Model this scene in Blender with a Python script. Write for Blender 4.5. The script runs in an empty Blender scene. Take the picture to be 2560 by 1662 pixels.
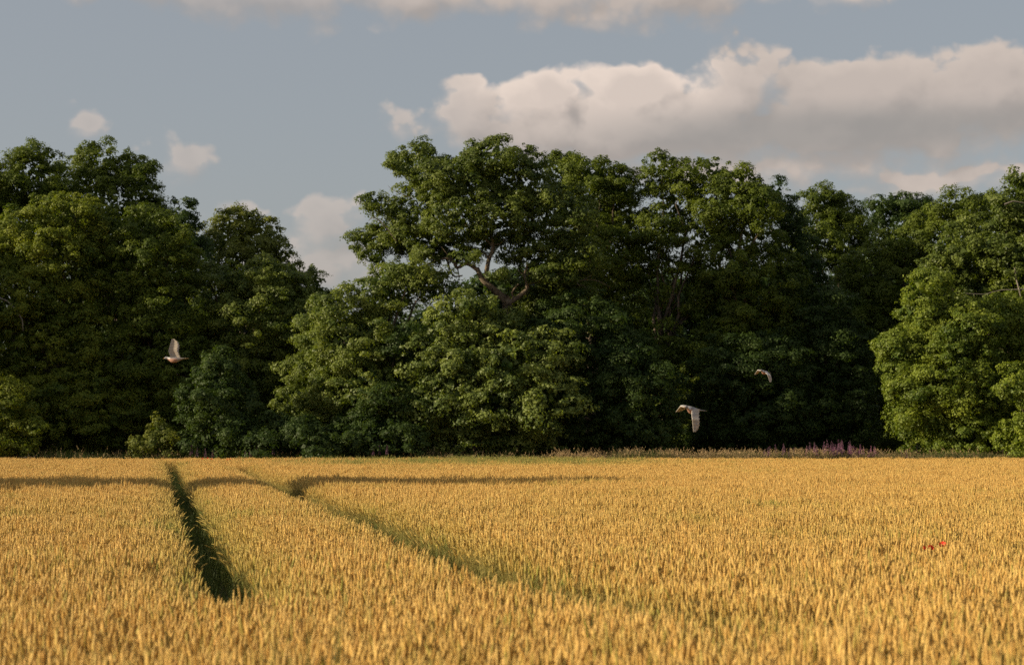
import bpy, math, random
import numpy as np
from mathutils import Vector, Matrix, noise as mnoise

rng = np.random.default_rng(7)
random.seed(7)
R = math.radians
scene = bpy.context.scene
col = scene.collection

# ------------------------------------------------------------------ camera
CAM_H = 2.0                 # eye height over the soil; ears stand about 0.8 m
cam_data = bpy.data.cameras.new("camera")
cam = bpy.data.objects.new("camera", cam_data)
col.objects.link(cam)
cam_data.sensor_width = 36.0
cam_data.lens = 70.0
cam_data.clip_end = 5000
cam.location = (0, 0, CAM_H)
cam.rotation_euler = (R(90 + 2.94), 0, 0)
cam_data.dof.use_dof = True
cam_data.dof.focus_distance = 45
cam_data.dof.aperture_fstop = 2.8
scene.camera = cam

# ------------------------------------------------------------------ light
SUN_EL = 20.0
SUN_BACK = 11.0             # sun stands to the left, this far behind the camera plane
sun_from = Vector((-math.cos(R(SUN_BACK)) * math.cos(R(SUN_EL)),
                   -math.sin(R(SUN_BACK)) * math.cos(R(SUN_EL)),
                   math.sin(R(SUN_EL))))
sd = bpy.data.lights.new("sun", "SUN")
sd.energy = 5.0
sd.angle = R(0.5)
sd.color = (1.0, 0.83, 0.58)
sun = bpy.data.objects.new("sun", sd)
sun.rotation_euler = sun_from.to_track_quat("Z", "Y").to_euler()
sun.location = (-60, -30, 40)
col.objects.link(sun)

scene.view_settings.view_transform = "Standard"
scene.view_settings.look = "None"
scene.view_settings.gamma = 1.0
scene.view_settings.exposure = 0.50
scene.view_settings.use_curve_mapping = False
try:
    scene.cycles.max_bounces = 6
    scene.cycles.use_denoising = False
    scene.cycles.diffuse_bounces = 3
    scene.cycles.glossy_bounces = 2
    scene.cycles.transmission_bounces = 3
    scene.cycles.transparent_max_bounces = 8
except Exception:
    pass

S = 1.0756 / 4978.0          # radians for one unit of the layout tables (picture 2380 units wide)
HY = 1010.6                  # eye level in those units


def P(X, Y, d):
    """layout units + distance -> world point"""
    return Vector(((X - 1190) * S * d, d, CAM_H + (HY - Y) * S * d))


class NT:
    def __init__(self, tree):
        self.t = tree
        self.n = tree.nodes
        self.l = tree.links

    def node(self, typ, **kw):
        nd = self.n.new(typ)
        for k, v in kw.items():
            setattr(nd, k, v)
        return nd

    def plug(self, sock, v):
        if v is None:
            return
        if isinstance(v, bpy.types.NodeSocket):
            self.l.new(v, sock)
        else:
            sock.default_value = v

    def math(self, op, a, b=None, c=None, clamp=False):
        nd = self.node("ShaderNodeMath", operation=op, use_clamp=clamp)
        for i, v in enumerate((a, b, c)):
            self.plug(nd.inputs[i], v)
        return nd.outputs[0]

    def vmath(self, op, a, b=None, c=None):
        nd = self.node("ShaderNodeVectorMath", operation=op)
        for i, v in enumerate((a, b, c)):
            self.plug(nd.inputs[i], v)
        return nd.outputs["Value"] if op == "LENGTH" else nd.outputs[0]

    def noise(self, vec, scale, detail=2.0, rough=0.5, dist=0.0, out=0):
        nd = self.node("ShaderNodeTexNoise")
        self.plug(nd.inputs["Vector"], vec)
        nd.inputs["Scale"].default_value = scale
        nd.inputs["Detail"].default_value = detail
        nd.inputs["Roughness"].default_value = rough
        nd.inputs["Distortion"].default_value = dist
        return nd.outputs[out]

    def ss(self, v, a, b, lo=0.0, hi=1.0):
        nd = self.node("ShaderNodeMapRange", interpolation_type="SMOOTHSTEP")
        for i, x in enumerate((v, a, b, lo, hi)):
            self.plug(nd.inputs[i], x)
        return nd.outputs[0]

    def mix(self, f, a, b, mode="MIX"):
        nd = self.node("ShaderNodeMix", data_type="RGBA", blend_type=mode)
        self.plug(nd.inputs[0], f)
        self.plug(nd.inputs[6], a)
        self.plug(nd.inputs[7], b)
        return nd.outputs[2]

    def comb(self, x, y, z):
        nd = self.node("ShaderNodeCombineXYZ")
        for i, v in enumerate((x, y, z)):
            self.plug(nd.inputs[i], v)
        return nd.outputs[0]


# ------------------------------------------------------------------ sky with clouds
CLOUDS = [  # X, Y, rx, ry, strength  (layout units of 1/2380 of the frame width)
    (210, -8, 170, 60, 1.4), (330, -5, 260, 58, 1.3), (600, -10, 360, 100, 1.4), (960, -5, 260, 76, 1.2),
    (1290, -10, 280, 90, 1.2), (1560, -10, 280, 112, 1.4), (1960, 5, 130, 48, 0.7),
    (1110, 265, 120, 80, 1.1), (1285, 250, 115, 92, 1.5), (1480, 240, 160, 102, 1.6), (1280, 300, 320, 75, 1.4),
    (1500, 300, 520, 110, 1.95), (1720, 225, 220, 112, 1.5), (1990, 255, 320, 120, 1.9),
    (2300, 245, 340, 120, 1.6), (1950, 320, 620, 85, 1.4), (1750, 395, 600, 62, 0.95), (2150, 430, 240, 44, 0.8),
    (2330, 410, 170, 50, 0.7), (2110, 450, 190, 36, 0.5), (1960, 455, 130, 28, 0.5),
    (232, 305, 50, 38, 0.5), (435, 375, 110, 66, 0.62), (345, 358, 80, 30, 0.3), (922, 282, 56, 46, 0.45),
    (755, 540, 130, 84, 0.85), (735, 620, 230, 95, 0.65), (560, 500, 120, 30, 0.3),
]


def build_world():
    w = bpy.data.worlds.new("World")
    scene.world = w
    w.use_nodes = True
    w.node_tree.nodes.clear()
    g = NT(w.node_tree)

    # density group
    grp = bpy.data.node_groups.new("cloud_density", "ShaderNodeTree")
    grp.interface.new_socket("UV", in_out="INPUT", socket_type="NodeSocketVector")
    grp.interface.new_socket("Dir", in_out="INPUT", socket_type="NodeSocketVector")
    grp.interface.new_socket("Density", in_out="OUTPUT", socket_type="NodeSocketFloat")
    h = NT(grp)
    gi = h.node("NodeGroupInput")
    go = h.node("NodeGroupOutput")
    uv, dr = gi.outputs[0], gi.outputs[1]
    warp = h.noise(dr, 0.85, 2.0, 0.5, out=1)
    warp = h.vmath("MULTIPLY", h.vmath("SUBTRACT", warp, (0.5, 0.5, 0.5)), (1.5, 0.8, 0.0))
    uvw = h.vmath("ADD", uv, warp)
    acc = None
    for (X, Y, rx, ry, st) in CLOUDS:
        cu, cv = (X - 1190) / 100, (HY - Y) / 100
        iu, iv = 100 / rx, 100 / ry
        q = h.vmath("MULTIPLY_ADD", uvw, (iu, iv, 0.0), (-cu * iu, -cv * iv, 0.0))
        e = h.math("MULTIPLY_ADD", h.vmath("LENGTH", q), -st, st)
        acc = e if acc is None else h.math("SMOOTH_MAX", acc, e, 0.25)
    # free clouds all round outside the frame
    sep = h.node("ShaderNodeSeparateXYZ")
    h.l.new(uv, sep.inputs[0])
    au = h.math("ABSOLUTE", sep.outputs[0])
    outside = h.math("MAXIMUM", h.ss(au, 13.0, 17.0), h.ss(sep.outputs[1], 11.5, 15.0))
    drs = h.vmath("MULTIPLY", dr, (1.0, 1.0, 2.2))
    free = h.math("SUBTRACT", h.noise(drs, 0.10, 3.0, 0.5), 0.50)
    free = h.math("MULTIPLY", free, 5.0)
    free = h.math("ADD", h.math("MULTIPLY", h.math("ADD", free, 3.0), outside), -3.0)
    acc = h.math("SMOOTH_MAX", acc, free, 0.3)
    fb = h.noise(h.vmath("MULTIPLY", dr, (1.0, 1.0, 1.25)), 0.95, 8.0, 0.52, 0.2)
    fb = h.math("SUBTRACT", fb, 0.5)
    acc = h.math("MULTIPLY_ADD", fb, 1.0, acc)
    for vs, va in ((0.95, 0.6), (2.3, 0.30), (5.2, 0.12)):     # billows
        vo = h.node("ShaderNodeTexVoronoi", feature="SMOOTH_F1")
        h.plug(vo.inputs["Vector"], h.vmath("ADD", h.vmath("MULTIPLY", dr, (1.0, 1.0, 1.2)), h.vmath("MULTIPLY", warp, (0.6, 0.6, 0.6))))
        vo.inputs["Scale"].default_value = vs
        vo.inputs["Smoothness"].default_value = 0.35
        acc = h.math("MULTIPLY_ADD", h.math("SUBTRACT", 0.45, vo.outputs["Distance"]), va, acc)
    h.l.new(acc, go.inputs[0])

    tc = g.node("ShaderNodeTexCoord")
    d = g.vmath("NORMALIZE", tc.outputs["Generated"])
    sp = g.node("ShaderNodeSeparateXYZ")
    g.l.new(d, sp.inputs[0])
    az = g.math("ARCTAN2", sp.outputs[0], sp.outputs[1])
    el = g.math("ARCSINE", sp.outputs[2])
    k = 1.0 / (S * 100)
    UV = g.comb(g.math("MULTIPLY", az, k), g.math("MULTIPLY", el, k), 0.0)
    DR = g.vmath("MULTIPLY", d, (k, k, k))

    suv = g.node("ShaderNodeSeparateXYZ")
    g.l.new(UV, suv.inputs[0])

    def sp_uv(i):
        return suv.outputs[i]

    def dens(duv):
        gn = g.node("ShaderNodeGroup")
        gn.node_tree = grp
        g.plug(gn.inputs[0], g.vmath("ADD", UV, (duv[0], duv[1], 0.0)))
        g.plug(gn.inputs[1], g.vmath("ADD", DR, (duv[0], 0.0, duv[1])))
        return gn.outputs[0]

    d0 = dens((0, 0))
    d1 = dens((-0.36, 0.46))
    dup = dens((0.05, 0.30))
    top = g.ss(g.math("SUBTRACT", d0, dup), -0.05, 0.30)      # crisp crests, soft bases
    alpha = g.ss(d0, g.math("MULTIPLY_ADD", top, 0.06, -0.06), g.math("MULTIPLY_ADD", top, -0.44, 0.78))
    alpha = g.math("MULTIPLY", alpha, g.ss(g.math("ADD", sp_uv(0), g.math("MULTIPLY", sp_uv(1), 0.55)), -0.2, 4.5, 0.62, 1.0))
    lit = g.math("SUBTRACT", d0, d1)
    lit = g.ss(lit, -0.75, 0.70)
    sunlit_patch = g.ss(g.vmath("LENGTH", g.vmath("MULTIPLY_ADD", UV, (0.28, 0.75, 0.0), (-0.28 * 2.0, -0.75 * 8.0, 0.0))), 1.25, 0.2)  # brightness ellipse: sunlight on the humps painted into the cloud colour
    lit = g.math("MULTIPLY", lit, g.math("MULTIPLY_ADD", sunlit_patch, 0.75, 0.55))
    core = g.ss(d0, 0.25, 1.0)
    sky = g.node("ShaderNodeTexSky")
    sky.sky_type = "NISHITA"
    sky.sun_disc = False
    sky.sun_elevation = R(SUN_EL)
    # Blender: rotation 0 puts the sun at +Y, growing clockwise seen from above
    sky.sun_rotation = math.atan2(sun_from.x, sun_from.y) % (2 * math.pi)
    sky.air_density = 1.0
    sky.dust_density = 2.0
    sky.ozone_density = 1.5
    skyc = g.mix(1.0, sky.outputs[0], SKY_TINT, "MULTIPLY")
    skyc = g.mix(0.62, skyc, VEIL)      # thin high haze
    cloud = g.mix(lit, CLOUD_DARK, CLOUD_LIGHT)
    cloud = g.mix(g.math("MULTIPLY", core, 0.35), cloud, CLOUD_CORE)
    bs = g.ss(g.vmath("LENGTH", g.vmath("MULTIPLY_ADD", UV, (0.13, 1.35, 0.0), (-0.13 * 7.6, -1.35 * 6.95, 0.0))), 1.2, 0.2)
    cloud = g.mix(g.math("MULTIPLY", bs, 0.75), cloud, CLOUD_BASE)    # flat grey base shading painted into the big bank
    alpha = g.math("MULTIPLY", alpha, 0.93)
    out = g.mix(alpha, skyc, cloud)
    bg = g.node("ShaderNodeBackground")
    bg.inputs["Strength"].default_value = SKY_STRENGTH
    g.l.new(out, bg.inputs[0])
    wo = g.node("ShaderNodeOutputWorld")
    g.l.new(bg.outputs[0], wo.inputs[0])
    w.cycles.sampling_method = "MANUAL"
    w.cycles.sample_map_resolution = 512


SKY_STRENGTH = 0.09
SKY_TINT = (1.0, 0.90, 0.82, 1)
kk = 0.74 / SKY_STRENGTH
VEIL = (0.345 * kk, 0.36 * kk, 0.385 * kk, 1)
CLOUD_LIGHT = (0.80 * kk, 0.67 * kk, 0.58 * kk, 1)
CLOUD_DARK = (0.38 * kk, 0.335 * kk, 0.305 * kk, 1)
CLOUD_BASE = (0.30 * kk, 0.285 * kk, 0.27 * kk, 1)
CLOUD_CORE = (0.40 * kk, 0.35 * kk, 0.325 * kk, 1)
build_world()

# ------------------------------------------------------------------ helpers


def tag(o, label=None, cat=None, group=None, kind=None):
    if label:
        o["label"] = label
    if cat:
        o["category"] = cat
    if group:
        o["group"] = group
    if kind:
        o["kind"] = kind
    return o


def empty(name, loc):
    o = bpy.data.objects.new(name, None)
    o.location = loc
    o.empty_display_size = 0.2
    col.objects.link(o)
    return o


def np_mesh(name, verts, nper, mats=None, mat_idx=None, attrs=None, smooth=False, faces=None):
    """verts (N,3); faces either implicit nper-gons in sequence or an (F,k) array"""
    me = bpy.data.meshes.new(name)
    verts = np.ascontiguousarray(verts, dtype=np.float32)
    if faces is None:
        faces = np.arange(len(verts), dtype=np.int32).reshape(-1, nper)
    faces = np.ascontiguousarray(faces, dtype=np.int32)
    F, K = faces.shape
    me.vertices.add(len(verts))
    me.vertices.foreach_set("co", verts.ravel())
    me.loops.add(F * K)
    me.loops.foreach_set("vertex_index", faces.ravel())
    me.polygons.add(F)
    me.polygons.foreach_set("loop_start", np.arange(F, dtype=np.int32) * K)
    me.polygons.foreach_set("loop_total", np.full(F, K, dtype=np.int32))
    if mat_idx is not None:
        me.polygons.foreach_set("material_index", np.ascontiguousarray(mat_idx, dtype=np.int32))
    if smooth:
        me.polygons.foreach_set("use_smooth", np.ones(F, dtype=bool))
    for m in mats or ():
        me.materials.append(m)
    for an, av in (attrs or {}).items():
        a = me.attributes.new(an, "FLOAT", "POINT")
        a.data.foreach_set("value", np.ascontiguousarray(av, dtype=np.float32))
    me.update(calc_edges=True)
    return me


def link(name, me, parent=None, loc=None):
    o = bpy.data.objects.new(name, me)
    if parent is not None:
        o.parent = parent
    if loc is not None:
        o.location = loc
    col.objects.link(o)
    return o


class Tubes:
    """collects tapered tubes as quads"""

    def __init__(self):
        self.v, self.f, self.n = [], [], 0

    def tube(self, pts, rads, seg=7, wob=0.0):
        pts = [Vector(p) for p in pts]
        up = Vector((0.31, 0.17, 0.94)).normalized()
        rings = []
        for i, p in enumerate(pts):
            a = pts[min(i + 1, len(pts) - 1)] - pts[max(i - 1, 0)]
            if a.length < 1e-6:
                a = Vector((0, 0, 1))
            a.normalize()
            u = a.cross(up)
            if u.length < 0.05:
                u = a.cross(Vector((1, 0, 0)))
            u.normalize()
            w = a.cross(u)
            r = rads[i]
            for k in range(seg):
                t = 2 * math.pi * k / seg
                rr = r * (1 + wob * (random.random() - 0.5))
                self.v.append(tuple(p + (u * math.cos(t) + w * math.sin(t)) * rr))
        b = self.n
        for i in range(len(pts) - 1):
            for k in range(seg):
                k2 = (k + 1) % seg
                self.f.append((b + i * seg + k, b + i * seg + k2, b + (i + 1) * seg + k2, b + (i + 1) * seg + k))
        self.n += len(pts) * seg

    def mesh(self, name, mat, smooth=True):
        return np_mesh(name, np.array(self.v), 4, [mat], faces=np.array(self.f), smooth=smooth)


def wiggle(p0, p1, n, amp):
    p0, p1 = Vector(p0), Vector(p1)
    out = []
    L = (p1 - p0).length
    for i in range(n + 1):
        t = i / n
        q = p0.lerp(p1, t)
        if 0 < i < n:
            q += Vector((random.uniform(-1, 1), random.uniform(-1, 1), random.uniform(-.5, .5))) * amp * L
        out.append(q)
    return out


# ------------------------------------------------------------------ materials


def new_mat(name):
    m = bpy.data.materials.new(name)
    m.use_nodes = True
    m.node_tree.nodes.clear()
    return m, NT(m.node_tree)


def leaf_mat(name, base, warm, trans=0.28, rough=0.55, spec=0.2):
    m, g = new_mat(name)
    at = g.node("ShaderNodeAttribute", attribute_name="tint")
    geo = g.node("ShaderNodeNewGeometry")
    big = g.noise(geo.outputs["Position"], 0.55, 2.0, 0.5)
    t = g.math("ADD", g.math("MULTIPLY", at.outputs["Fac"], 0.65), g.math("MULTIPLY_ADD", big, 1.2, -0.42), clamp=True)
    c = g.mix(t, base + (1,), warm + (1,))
    pb = g.node("ShaderNodeBsdfPrincipled")
    g.plug(pb.inputs["Base Color"], c)
    pb.inputs["Roughness"].default_value = rough
    pb.inputs["Specular IOR Level"].default_value = spec
    tr = g.node("ShaderNodeBsdfTranslucent")
    g.plug(tr.inputs[0], g.mix(1.0, c, (1.7, 1.75, 0.4, 1), "MULTIPLY"))
    ms = g.node("ShaderNodeMixShader")
    ms.inputs[0].default_value = trans
    g.l.new(pb.outputs[0], ms.inputs[1])
    g.l.new(tr.outputs[0], ms.inputs[2])
    o = g.node("ShaderNodeOutputMaterial")
    g.l.new(ms.outputs[0], o.inputs[0])
    return m


def simple_mat(name, c1, c2, scale=5.0, rough=0.8, spec=0.2, bump=0.0, coord="Object", detail=4.0, trans=0.0):
    m, g = new_mat(name)
    tc = g.node("ShaderNodeTexCoord")
    n = g.noise(tc.outputs[coord], scale, detail, 0.6)
    c = g.mix(g.ss(n, 0.3, 0.7), c1 + (1,), c2 + (1,))
    pb = g.node("ShaderNodeBsdfPrincipled")
    g.plug(pb.inputs["Base Color"], c)
    pb.inputs["Roughness"].default_value = rough
    pb.inputs["Specular IOR Level"].default_value = spec
    if bump:
        b = g.node("ShaderNodeBump")
        b.inputs["Strength"].default_value = bump
        b.inputs["Distance"].default_value = 0.05
        g.l.new(n, b.inputs["Height"])
        g.l.new(b.outputs[0], pb.inputs["Normal"])
    o = g.node("ShaderNodeOutputMaterial")
    if trans:
        tr = g.node("ShaderNodeBsdfTranslucent")
        g.plug(tr.inputs[0], c)
        ms = g.node("ShaderNodeMixShader")
        ms.inputs[0].default_value = trans
        g.l.new(pb.outputs[0], ms.inputs[1])
        g.l.new(tr.outputs[0], ms.inputs[2])
        g.l.new(ms.outputs[0], o.inputs[0])
    else:
        g.l.new(pb.outputs[0], o.inputs[0])
    return m


def crop_mat(name, gold, gold2, green, trans=0.15, rough=0.6):
    """straw colours; each stalk takes its own tone, 'green' (stored per plant) shifts it to unripe"""
    m, g = new_mat(name)
    oi = g.node("ShaderNodeObjectInfo")
    at = g.node("ShaderNodeAttribute", attribute_name="green", attribute_type="INSTANCER")
    lo = g.node("ShaderNodeAttribute", attribute_name="low")
    geo = g.node("ShaderNodeNewGeometry")
    rnd = g.math("FRACT", g.math("ADD", oi.outputs["Random"], geo.outputs["Random Per Island"]))
    c = g.mix(rnd, gold + (1,), gold2 + (1,))
    gf = g.math("ADD", at.outputs["Fac"], g.math("MULTIPLY", lo.outputs["Fac"], 0.75), clamp=True)
    c = g.mix(gf, c, green + (1,))
    pb = g.node("ShaderNodeBsdfPrincipled")
    g.plug(pb.inputs["Base Color"], c)
    pb.inputs["Roughness"].default_value = rough
    pb.inputs["Specular IOR Level"].default_value = 0.3
    tr = g.node("ShaderNodeBsdfTranslucent")
    g.plug(tr.inputs[0], c)
    ms = g.node("ShaderNodeMixShader")
    ms.inputs[0].default_value = trans
    g.l.new(pb.outputs[0], ms.inputs[1])
    g.l.new(tr.outputs[0], ms.inputs[2])
    o = g.node("ShaderNodeOutputMaterial")
    g.l.new(ms.outputs[0], o.inputs[0])
    return m


M_soil = simple_mat("soil", (0.055, 0.042, 0.028), (0.10, 0.075, 0.045), 3.0, 0.95, 0.1, 0.5)
M_bark = simple_mat("bark", (0.07, 0.055, 0.042), (0.15, 0.12, 0.09), 6.0, 0.9, 0.15, 0.6)
M_bark_oak = simple_mat("oak_bark", (0.060, 0.046, 0.032), (0.19, 0.150, 0.105), 5.0, 0.9, 0.15, 0.7)
M_bark_dead = simple_mat("dead_wood", (0.16, 0.14, 0.115), (0.26, 0.23, 0.19), 9.0, 0.85, 0.15, 0.4)
LEAF = {
    "lime": leaf_mat("lime_leaf", (0.030, 0.056, 0.009), (0.150, 0.190, 0.020)),
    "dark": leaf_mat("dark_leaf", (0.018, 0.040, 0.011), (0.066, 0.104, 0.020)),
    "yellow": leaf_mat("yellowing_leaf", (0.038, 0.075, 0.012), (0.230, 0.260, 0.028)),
    "oak": leaf_mat("oak_leaf", (0.030, 0.058, 0.011), (0.165, 0.205, 0.034), rough=0.5, spec=0.25),
    "maple": leaf_mat("maple_leaf", (0.038, 0.074, 0.014), (0.220, 0.260, 0.050), rough=0.5, spec=0.25),
    "teal": leaf_mat("willow_leaf", (0.026, 0.052, 0.013), (0.074, 0.112, 0.026)),
    "pale": leaf_mat("pale_leaf", (0.040, 0.076, 0.018), (0.245, 0.290, 0.066), rough=0.5, spec=0.25),  # maple tone lightened, sunlit highlights of one tree put into its leaf colour
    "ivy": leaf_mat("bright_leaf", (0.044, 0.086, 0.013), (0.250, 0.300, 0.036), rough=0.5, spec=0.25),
    "olive": leaf_mat("olive_leaf", (0.050, 0.078, 0.016), (0.225, 0.240, 0.040)),
}
M_ear = crop_mat("wheat_ear", (0.54, 0.305, 0.070), (0.74, 0.505, 0.155), (0.34, 0.32, 0.06), 0.12)
M_straw = crop_mat("wheat_straw", (0.50, 0.33, 0.09), (0.60, 0.42, 0.13), (0.13, 0.17, 0.035), 0.12)
M_blade = crop_mat("wheat_blade", (0.52, 0.31, 0.10), (0.60, 0.40, 0.14), (0.17, 0.21, 0.04), 0.35)

# ------------------------------------------------------------------ ground
ground = link("ground", np_mesh("ground", np.array([(-1500, -800, 0), (1500, -800, 0), (1500, 2500, 0), (-1500, 2500, 0)], float), 4, [M_soil]))
tag(ground, kind="structure")

# ------------------------------------------------------------------ trees


def unit(v):
    return v / np.maximum(np.linalg.norm(v, axis=-1, keepdims=True), 1e-9)


def leaf_tris(c, nrm, size, aspect=0.9):
    """c, nrm (N,3), size (N,) -> (3N,3) pointed leaves"""
    N = len(c)
    rnd = rng.normal(size=(N, 3))
    a = unit(np.cross(nrm, rnd))
    b = np.cross(nrm, a)
    L = size[:, None] * 0.5
    W = L * aspect
    v = np.stack([c - a * L - b * W, c - a * L + b * W, c + a * L * 1.1], axis=1)
    return v.reshape(-1, 3)


def crown_leaves(lobes, dens=1.0, leaf=0.105, clump=0.48, droop=0.0, gap=0.0, up=0.25):
    """lobes: list of (centre(3), radii(3)) -> verts, tint. Foliage sits in compact sprays on the lobes."""
    CC, NN, SS, TT = [], [], [], []
    lc = np.array([tuple(c) for c, r in lobes], float)
    lr = np.array([tuple(r) for c, r in lobes], float)
    for li, (c, r) in enumerate(zip(lc, lr)):
        rm = (r[0] * r[1] * r[2]) ** (1 / 3)
        area = 4 * math.pi * rm * rm
        nclump = max(7, int(area / (clump * clump) * 0.80 * (1 - gap)))
        dirs = unit(rng.normal(size=(nclump, 3)))
        # thin out the far side, which nothing in the scene looks at
        keep = (dirs[:, 1] < 0.4) | (rng.random(nclump) < 0.3)
        dirs = dirs[keep]
        outer = rng.random(len(dirs)) < 0.16          # small sprays sticking out of the outline
        cc = c + dirs * r * np.where(outer, rng.uniform(1.04, 1.24, len(dirs)), rng.uniform(0.64, 1.08, len(dirs)))[:, None]
        # drop sprays buried in a neighbouring lobe
        dist = np.linalg.norm((cc[:, None, :] - lc[None]) / lr[None], axis=2)
        dist[:, li] = 9
        keep = dist.min(axis=1) > 0.62
        cc, dirs, outer = cc[keep], dirs[keep], outer[keep]
        nclump = len(cc)
        if nclump == 0:
            continue
        cr = clump * (0.45 + 0.95 * rng.random(nclump) ** 1.4) * np.where(outer, 0.5, 1.0)
        an = rng.uniform(0.6, 1.5, size=(nclump, 3)) * np.array([1, 1, 0.68])
        ctint = rng.uniform(0.0, 1.0, size=nclump)
        nleaf = np.maximum(10, dens * 190 * (cr / 0.62) ** 2 * (0.13 / leaf) ** 2)
        nleaf = (nleaf * np.where(dirs[:, 1] > 0.4, 0.4, 1.0)).astype(int)
        idx = np.repeat(np.arange(nclump), nleaf)
        n = len(idx)
        ld = unit(rng.normal(size=(n, 3)) + dirs[idx] * 0.9 + np.array([0, 0, 0.30]))
        # each spray is a handful of twigs: bunch the leaves a little
        rr = 1.0 - 0.42 * rng.random((n, 1)) ** 1.6 + 0.16 * (rng.random((n, 1)) - 0.3)
        lump = 1 + 0.16 * np.sin(ld[:, :1] * 7 + idx[:, None]) * np.cos(ld[:, 2:] * 6 + idx[:, None] * 1.7)
        q = cc[idx] + ld * rr * lump * cr[idx][:, None] * an[idx]
        if True:
            q[:, 2] -= (droop + 0.22) * (rr[:, 0] ** 2) * cr[idx] * rng.uniform(0.3, 1.0, size=n)
        nr = unit(ld + rng.normal(size=(n, 3)) * 0.38 + np.array([0, 0, up]))
        CC.append(q)
        NN.append(nr)
        SS.append(leaf * rng.uniform(0.55, 1.2, size=n))
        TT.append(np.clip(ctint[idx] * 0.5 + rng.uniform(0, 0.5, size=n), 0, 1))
        # inner foliage of spray and lobe: big leaves added to block light, tinted darker
        k = 9
        idx = np.repeat(np.arange(nclump), k)
        ld = unit(rng.normal(size=(len(idx), 3)))
        q = cc[idx] + ld * cr[idx][:, None] * rng.uniform(0.1, 0.55, size=(len(idx), 1)) * np.array([1, 1, 0.7])
        CC.append(q)
        NN.append(unit(ld + dirs[idx]))
        SS.append(np.minimum(cr[idx] * rng.uniform(0.4, 0.65, size=len(idx)), leaf * 2.6))
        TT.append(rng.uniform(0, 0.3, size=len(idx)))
        ni = max(6, int(area * 5 * (1 - gap) ** 2))
        di = unit(rng.normal(size=(ni, 3)))
        CC.append(c + di * r * rng.uniform(0.35, 0.72, size=(ni, 1)))
        NN.append(unit(di + rng.normal(size=(ni, 3)) * 0.4))
        SS.append(np.minimum(rng.uniform(0.30, 0.50, size=ni), leaf * 3))
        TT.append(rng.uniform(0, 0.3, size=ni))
    c, n, s, t = map(np.concatenate, (CC, NN, SS, TT))
    ok = c[:, 2] > 0.02
    c, n, s, t = c[ok], n[ok], s[ok], t[ok]
    return leaf_tris(c, n, s), np.repeat(t, 3)


LEAVES = [0]


def tree(name, label, cat, d, lobes, mat, dens=1.0, leaf=0.105, clump=0.48, base=None, bark=None, limbs=True, trunk_r=0.35, group=None, fill=True, **kw):
    """lobes in layout units: (X, Y, rx, ry[, depth shift])"""
    L = []
    for lb in lobes:
        X, Y, rx, ry = lb[:4]
        dz = lb[4] if len(lb) > 4 else random.uniform(-1.3, 1.3)
        dd = d + dz
        rxm, rym = rx * S * dd, ry * S * dd
        L.append((P(X, Y, dd), (rxm, (rxm + rym) * 0.5, rym)))
    cx = sum(l[0].x for l in L) / len(L) if base is None else base
    root = empty(name, (cx, d, 0))
    tag(root, label, cat, group)
    o = Vector((cx, d, 0))
    rel = [(l[0] - o, l[1]) for l in L]
    v, t = crown_leaves(rel, dens, leaf, clump, **kw)
    LEAVES[0] += len(v) // 3
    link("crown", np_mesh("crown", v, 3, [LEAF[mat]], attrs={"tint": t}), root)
    if trunk_r:
        T = Tubes()
        top = max(l[0].z for l in rel)
        fork = top * 0.38
        tp = wiggle((0, 0, -0.1), (random.uniform(-.3, .3), 0, fork), 5, 0.02)
        T.tube(tp, [trunk_r * (1.35 - 0.55 * i / 5) for i in range(6)], 10, 0.1)
        for (c, r) in rel:
            if c.z > fork * 0.8:
                p = wiggle(tp[-1 if c.z > fork * 1.1 else -2], c, 6, 0.05)
                T.tube(p, [trunk_r * 0.42 * (1 - 0.8 * i / 6) for i in range(7)], 6)
        link("trunk", T.mesh("trunk", bark or M_bark), root)
    return root


G_TREES = "trees of the wood along the field edge"
tree("lime_tree", "tall dark tree with pointed top at the far left, back of the wood", "tree", 115,
     [(85, 372, 50, 42), (60, 410, 85, 55), (5, 450, 80, 60), (-70, 430, 85, 80), (120, 450, 75, 55), (60, 540, 120, 80), (-60, 560, 120, 90)],
     "lime", group=G_TREES, gap=0.1)
tree("lime_tree", "tallest dark green tree of the left group, broad stepped crown", "tree", 117,
     [(228, 372, 62, 44), (290, 402, 58, 44), (335, 440, 34, 62), (175, 410, 62, 50), (255, 470, 110, 70), (345, 520, 55, 60), (240, 560, 130, 80), (380, 560, 50, 70)],
     "lime", group=G_TREES, gap=0.15)
tree("lime_tree", "slim dark treetop between the tall left tree and the olive tree", "tree", 114,
     [(426, 492, 34, 38), (410, 540, 40, 50), (450, 560, 36, 45), (430, 620, 60, 70), (440, 720, 60, 80)], "dark", group=G_TREES, gap=0.15)
tree("ash_tree", "yellowish green tree low at the left picture edge, sunlit top", "tree", 106,
     [(105, 500, 60, 48), (172, 492, 58, 42), (50, 540, 70, 60), (195, 545, 50, 45), (0, 600, 75, 60), (120, 600, 90, 70), (150, 690, 110, 80), (30, 690, 110, 80), (80, 800, 140, 100), (60, 930, 140, 90), (200, 810, 110, 100), (190, 950, 130, 90), (100, 1010, 130, 50)],
     "yellow", group=G_TREES, clump=0.44)
tree("beech_tree", "round dark green tree just right of the yellowish tree", "tree", 107,
     [(325, 530, 85, 45), (390, 560, 60, 55), (265, 570, 75, 55), (330, 620, 120, 80), (370, 730, 110, 90), (330, 850, 125, 100), (300, 960, 130, 90), (420, 880, 90, 100), (430, 990, 90, 70)],
     "lime", group=G_TREES)
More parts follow.
